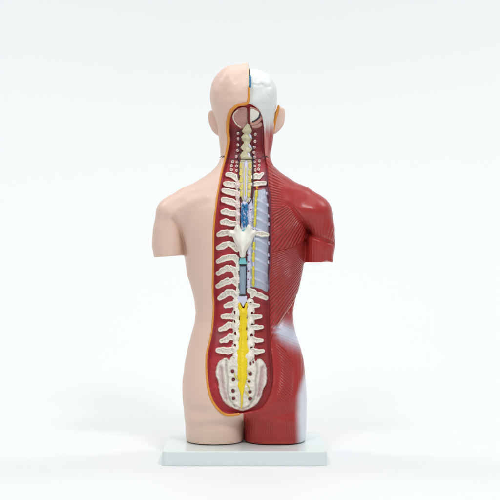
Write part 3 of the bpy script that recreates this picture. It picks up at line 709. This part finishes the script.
# removable vertebra
rvp = [(234.8,227.2),(236.6,224.3),(239.2,224.8),(241.2,229.2),(243.2,231.8),(245.4,229.4),(247.2,225),(249.4,224.4),(251.6,226.2),(252.8,229.8),(256,230.6),(256.6,234),(253.6,237.6),(252,242.6),(248.4,247.2),(246,252.4),(245,257),(240.2,257),(239.2,252),(237,246.6),(234.2,241.4),(232.2,236.8),(228.8,236.4),(227.8,233.2),(229.4,230),(233.6,230)]
def rv_prof(a, b, i):
    arms = 2.4 * sst(0, 3.6, i)
    ridge = 2.6 * np.exp(-((a - 242.6) / 3.6) ** 2) * sst(233, 243, b)
    bumps = 2.0 * np.exp(-((a - 237.4) / 2.6) ** 2 - ((b - 229) / 4) ** 2) + 2.0 * np.exp(-((a - 249.2) / 2.6) ** 2 - ((b - 229) / 4) ** 2)
    return arms + ridge + bumps
rv = plate('removable_vertebra', rvp, 3.0, 6.2, M['white'], prof=rv_prof, rnd=1.1, hs=.45, n=4)
plate('vertebra_peg', [(240.2,257.6),(245.4,257.6),(246.2,261),(246.8,264.2),(238.6,264.2),(239.4,261)], .5, 6.6, M['teal'], rnd=.8, hs=.4, smooth=False)
tube('joint_line', [fpt(a, b, 3.4) for a, b in [(238.4,264.8),(242.6,265.2),(246.8,264.8)]], .5, M['dark'])  # thin dark line across the joint below the peg
plate('dural_sac', [(239.2,265.6),(246.2,265.6),(246,280),(245.6,294.8),(239.2,294.8),(239.2,280)], .2, 4.6, M['dura'], rnd=2.0, hs=.45, smooth=False)
outline([(238.9,266),(238.8,280),(238.9,295)], .4, 3.6); outline([(246.4,266),(246.2,280),(245.9,294.6)], .35, 3.6)
outline([(239,295.2),(242.4,295.4),(245.8,295.2)], .4, 4.4)
plate('dural_sac', [(237.4,296),(247,296),(247,301),(245.4,303.4),(243.8,306.6),(242.6,306.6),(240.6,303),(237.6,301)], .2, 4.4, M['lav'], rnd=1.2, hs=.45, smooth=False)
cq = [(238.2,302),(240.2,303.6),(242.6,308),(244.2,308),(245.6,304),(247.4,302.4),(247.6,306),(246.6,309),(247.8,313),(246.4,318),(247.4,323),(246.2,329),(247.4,334),(246.8,341),(247.6,346),(249,350.6),(247,354),(247.4,362),(246.8,370),(247.2,376),(246.2,381),(244.8,385),(244.2,390),(243.2,394),(242.6,402),(242.2,408),(241.2,408),(241,402),(240.8,394),(239,389),(237.6,385),(238.8,381),(237.4,376),(237.6,366),(236.8,354),(237.6,346),(239.4,338),(239,330),(239.8,322),(239.6,314),(238.6,308)]
ca = plate('cauda_equina', cq, .5, 5.0, M['yellow'], prof=lambda a, b, i: 1.8 * sst(0, 4.5, i) + 1.2 * sst(352, 362, b) + 1.6 * sst(384, 392, b), noise=.22, nsc=4, rnd=.9, n=3)
for p in ([(238.8,380),(235.5,377.5),(234.4,372.5)],[(246.8,379),(248.6,380.2),(249.4,381)],[(245,390),(247.6,394),(249.6,398)],[(246.4,383),(249,387),(250,391)],[(247,370),(249,371.6),(250,373)]):
    tube('nerve', [fpt(a, b, 6.6 - .6 * i) for i, (a, b) in enumerate(p)], [.7, .5, .35], M['chain'], parent=ca, nseg=8)

# ------------------------------------------------------------------ lumbar spine: two bony strips, each with its processes
cutsL = [(234.6,312.6,.9,2.8),(234.6,321.8,.8,2.6),(235.2,333.6,1.2,2.2),(234.8,345.6,1.2,1.9),(234,358.8,.9,2.4)]
cutsR = [(250.6,303.4,1.2,1.8),(252.2,313.2,1.3,2.2),(252.2,325,1.4,1.8),(251.6,335.2,1.5,1.8),(251.6,348.2,1.5,2.0)]
lc = chain('lumbar_spine', [[(236.2 + .4 * math.sin(v * .57), v, 1.6, 3.2 + .9 * math.sin(v * .57 - 1.2)) for v in range(302, 362, 3)]], M['bone'], noise=.35, nsc=3, cuts=cutsL, squash=1.1)
rc_ = chain('lumbar_spine', [[(250.2 + .4 * math.sin(v * .57 + 1), v, 1.6, 3.2 + .9 * math.sin(v * .57)) for v in range(302, 362, 3)]], M['bone'], noise=.35, nsc=3, cuts=cutsR, squash=1.1)
for par, hs_ in ((lc, cutsL), (rc_, cutsR)):
    for a, b, rx, rz in hs_[:5]:
        tube('foramen', [fpt(a, b + d_ * rz, 1.6) for d_ in (-.8, 0, .8)], [rx * .8, rx * 1.1, rx * .8], M['maroon'], parent=par, nseg=8)
for pts in ([(225.6,306,2.0),(230,304.8,2.3),(235,303.6,2.6)], [(222.6,316.8,1.9),(227,316.4,2.2),(232.6,316.6,2.6)], [(220,329.6,1.8),(225,327.6,2.3),(229,325,2.4),(233.6,325.6,2.6)],
            [(221.2,341.2,1.7),(226,339.8,2.1),(230,336.8,2.4),(234,337.6,2.4)], [(218,350.4,2.3),(223,350.6,2.7),(228,351.2,2.6),(234,349.6,2.8)]):
    flatbone('transverse_process', pts, parent=lc)
for pts in ([(250.6,305.4,2.2),(254,305.6,2.0),(258.2,305.6,1.5)], [(252,317,2.4),(256,317,1.9),(260.8,316.6,1.5)], [(252.6,327.6,2.3),(257,327.4,1.8),(262.2,327.2,1.5)],
            [(252.4,339,2.4),(256.6,340.6,1.8),(262.2,340.6,1.5)], [(252.8,350.6,2.4),(257,352,2.0),(263,351.2,1.5)]):
    flatbone('transverse_process', pts, parent=rc_)

# ------------------------------------------------------------------ sacrum with the two iliac pieces
q6 = lambda P: [(205 + a * .14, 350 + b * .14) for a, b in P]
sac = q6([(225,10),(202,40),(188,52),(172,72),(158,60),(140,58),(122,70),(100,84),(80,128),(74,180),(94,230),(100,290),(120,350),(150,390),(200,415),(262,437),(320,420),(370,390),(405,330),(415,285),(440,240),(442,150),(428,98),(398,66),(380,66),(362,82),(350,58),(336,40),(310,10)])
grL = curve(q6([(150,75),(152,140),(165,210),(160,280),(180,350),(215,395)]), 4); grR = curve(q6([(365,90),(372,150),(360,220),(365,280),(345,345),(310,400)]), 4)
pitL = curve(q6([(112,130),(118,200),(130,270),(150,340)]), 4); pitR = curve(q6([(410,130),(405,200),(395,260),(380,320)]), 4)
def sac_prof(a, b, i):
    e = 2.6 * sst(0, 5, i)
    g = -1.9 * np.exp(-(linedist(grL, a, b) / 1.5) ** 2) - 1.9 * np.exp(-(linedist(grR, a, b) / 1.6) ** 2)
    p = -2.4 * np.exp(-(linedist(pitL, a, b) / 2.0) ** 2) - 2.4 * np.exp(-(linedist(pitR, a, b) / 2.2) ** 2)
    m = 1.0 * np.exp(-((a - 235.5) / 2) ** 2) * np.abs(np.sin(b * .36)) + 1.0 * np.exp(-((a - 248) / 2) ** 2) * np.abs(np.sin(b * .36))
    rim_ = .9 * np.exp(-((i - 1.2) / .8) ** 2) * sst(352, 360, b)
    return e + g + p + m + rim_ + .3 * bumpy(a, 0, b, 5, 77)
def sac_paint(V):
    px, pv = 250 + V[:, 0] * K30, 250 - V[:, 2] * K30
    p = np.exp(-(linedist(pitL, px, pv) / 2.6) ** 2) + np.exp(-(linedist(pitR, px, pv) / 2.6) ** 2)
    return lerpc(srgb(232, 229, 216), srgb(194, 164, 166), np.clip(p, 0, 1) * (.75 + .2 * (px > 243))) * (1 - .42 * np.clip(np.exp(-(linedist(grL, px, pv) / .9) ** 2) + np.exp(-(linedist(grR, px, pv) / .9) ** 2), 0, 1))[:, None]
sh = [(232.6,371.2,1.5,1.5),(233.6,379.7,1.4,1.3),(233.2,391,1.4,1.4),(233.7,398.6,1.4,1.4),(250.1,374,1.5,1.7),(248.9,381.2,1.1,1.1),(249.8,391.7,1.3,1.3),(250.1,399,1.6,1.3),(252.4,358.6,.9,1.4),(250.4,363.6,.9,1.6),(253.4,362.2,.6,1.2)]
sc = plate('sacrum', sac, -1, 3.0, M['sacrum'], prof=sac_prof, noise=.3, nsc=3.6, rnd=1.0, cuts=sh, paint=sac_paint, n=4)
for a, b, rx, rz in sh:
    tube('foramen', [fpt(a, b + d_ * rz, 3.6) for d_ in (-.85, 0, .85)], [rx * .8, rx * 1.12, rx * .8], M['maroon'], parent=sc, nseg=10)

# pale tendon edge of the broad back muscle
tube('tendon_edge', [onback(a, b, .15) for a, b in curve([(296.5,295.5),(292,303),(285,313.5),(276.6,326.8)], 8)], np.interp(np.arange(25), [0, 6, 24], [.4, .75, .6]), M['pale'], nseg=8)

# ------------------------------------------------------------------ base
def base():
    x0, x1, w0, zt, zb = -83.2, 72.6, 71.0, -190.0, ZF
    def ring(x0, x1, w, z, r, n=8):
        P = []
        for cx, cy, a0 in ((x1 - r, w - 15 - r, 0), (x0 + r, w - 15 - r, 90), (x0 + r, -w + r, 180), (x1 - r, -w + r, 270)):
            for i in range(n + 1):
                a = math.radians(a0 + 90 * i / n); P.append((cx + r * math.cos(a), cy + r * math.sin(a), z))
        return P
    rings = [ring(x0 - .4, x1 + .4, w0 + .4, zb, 4.6), ring(x0 - .4, x1 + .4, w0 + .4, zb + .6, 4.8)]
    for i in range(6):
        a = math.pi / 2 * i / 5
        rings.append(ring(x0 + 1.1 * (1 - math.cos(a)), x1 - 1.1 * (1 - math.cos(a)), w0 - 1.1 * (1 - math.cos(a)), zt - 1.1 + 1.1 * math.sin(a), 4.8 - .6 * (1 - math.cos(a))))
    n = len(rings[0]); V = [p for r in rings for p in r]; F = []
    for k in range(len(rings) - 1):
        for j in range(n):
            m = (j + 1) % n; F.append((k * n + j, k * n + m, (k + 1) * n + m, (k + 1) * n + j))
    F.append(tuple((len(rings) - 1) * n + j for j in range(n))); F.append(tuple(reversed(range(n))))
    me = bpy.data.meshes.new('base')
    me.from_pydata([((p[0] - XR) * S, p[1] * S, (p[2] - ZF) * S) for p in V], [], F); me.update()
    for p in me.polygons: p.use_smooth = len(p.vertices) == 4
    me.materials.append(M['base']); o = bpy.data.objects.new('base', me); C.objects.link(o); o.parent = root
    o['label'] = 'pale green rectangular plastic base'
base()
for cx, a_ in ((-35.0, 26.8), (24.2, 28.3)):  # dark plugs added under the legs, coloured as the contact shade
    th = np.linspace(0, 2 * np.pi, 48, endpoint=False); V = []; F = []
    for z in (-190.3, -188.4): V += [(cx + a_ * math.copysign(abs(math.cos(q)) ** .85, math.cos(q)), 32.5 * math.copysign(abs(math.sin(q)) ** .85, math.sin(q)) + 2, z) for q in th]
    Fq = np.array([(j, (j + 1) % 48, 48 + (j + 1) % 48, 48 + j) for j in range(48)])
    pd = mesh_obj('contact_shade_pad', np.array(V), Fq, M['pad'], root)

# ------------------------------------------------------------------ white studio sweep
def sweep():
    prof = [(-4.5, 0)] + [(0.45 + 3.0 * math.sin(a), 3.0 - 3.0 * math.cos(a)) for a in np.linspace(0, math.pi / 2, 48)] + [(3.45, 4.5)]
    V = []; F = []
    for y, z in prof: V += [(-5, y, z), (5, y, z)]
    for i in range(len(prof) - 1): F.append((2 * i, 2 * i + 1, 2 * i + 3, 2 * i + 2))
    me = bpy.data.meshes.new('floor'); me.from_pydata(V, [], F); me.update()
    for p in me.polygons: p.use_smooth = True
    me.materials.append(paint_mat('white_paper', (0.815, 0.835, 0.84), 0.6, 0.03, 2, (0.96, 0.97, 0.97), 0.02, 300, spec=0.3))
    o = bpy.data.objects.new('floor', me); C.objects.link(o); o['kind'] = 'structure'
    o['label'] = 'seamless white studio paper'
sweep()

# ------------------------------------------------------------------ light, camera
wd_ = bpy.data.worlds.new('World'); bpy.context.scene.world = wd_; wd_.use_nodes = True
bg = wd_.node_tree.nodes['Background']; bg.inputs[0].default_value = (0.97, 0.985, 1, 1); bg.inputs[1].default_value = 0.37
from mathutils import Vector
def area(name, loc, tgt, sx, sy, power, col=(1, 1, 1)):
    l = bpy.data.lights.new(name, 'AREA'); l.shape = 'RECTANGLE'; l.size = sx; l.size_y = sy; l.energy = power; l.color = col
    o = bpy.data.objects.new(name, l); C.objects.link(o); o.location = loc
    o.rotation_euler = (Vector(tgt) - Vector(loc)).to_track_quat('-Z', 'Y').to_euler()
area('softbox', (0.8, -1.75, 2.35), (0, 0, .5), 0.5, 0.5, 22)
area('softbox', (-0.7, -1.8, 2.3), (0, 0, .5), 0.5, 0.6, 15)
area('top_softbox', (0, .2, 2.7), (0, .2, 0), 2.6, 2.6, 30)
area('background_softbox', (-2.2, 1.0, 2.6), (0, 3.2, 1.1), 1.2, 1.2, 28)
area('background_softbox', (2.2, 1.0, 2.6), (0, 3.2, 1.1), 1.2, 1.2, 28)
cam = bpy.data.cameras.new('camera'); co = bpy.data.objects.new('camera', cam); C.objects.link(co)
cam.sensor_width = 36; cam.lens = 90; cam.clip_end = 50; cam.clip_start = 0.05
co.location = (0, -D * S, -ZF * S); co.rotation_euler = (math.radians(90), 0, 0)
sc_ = bpy.context.scene; sc_.camera = co
sc_.view_settings.view_transform = 'Standard'; sc_.view_settings.look = 'None'; sc_.view_settings.exposure = 0; sc_.view_settings.gamma = 1
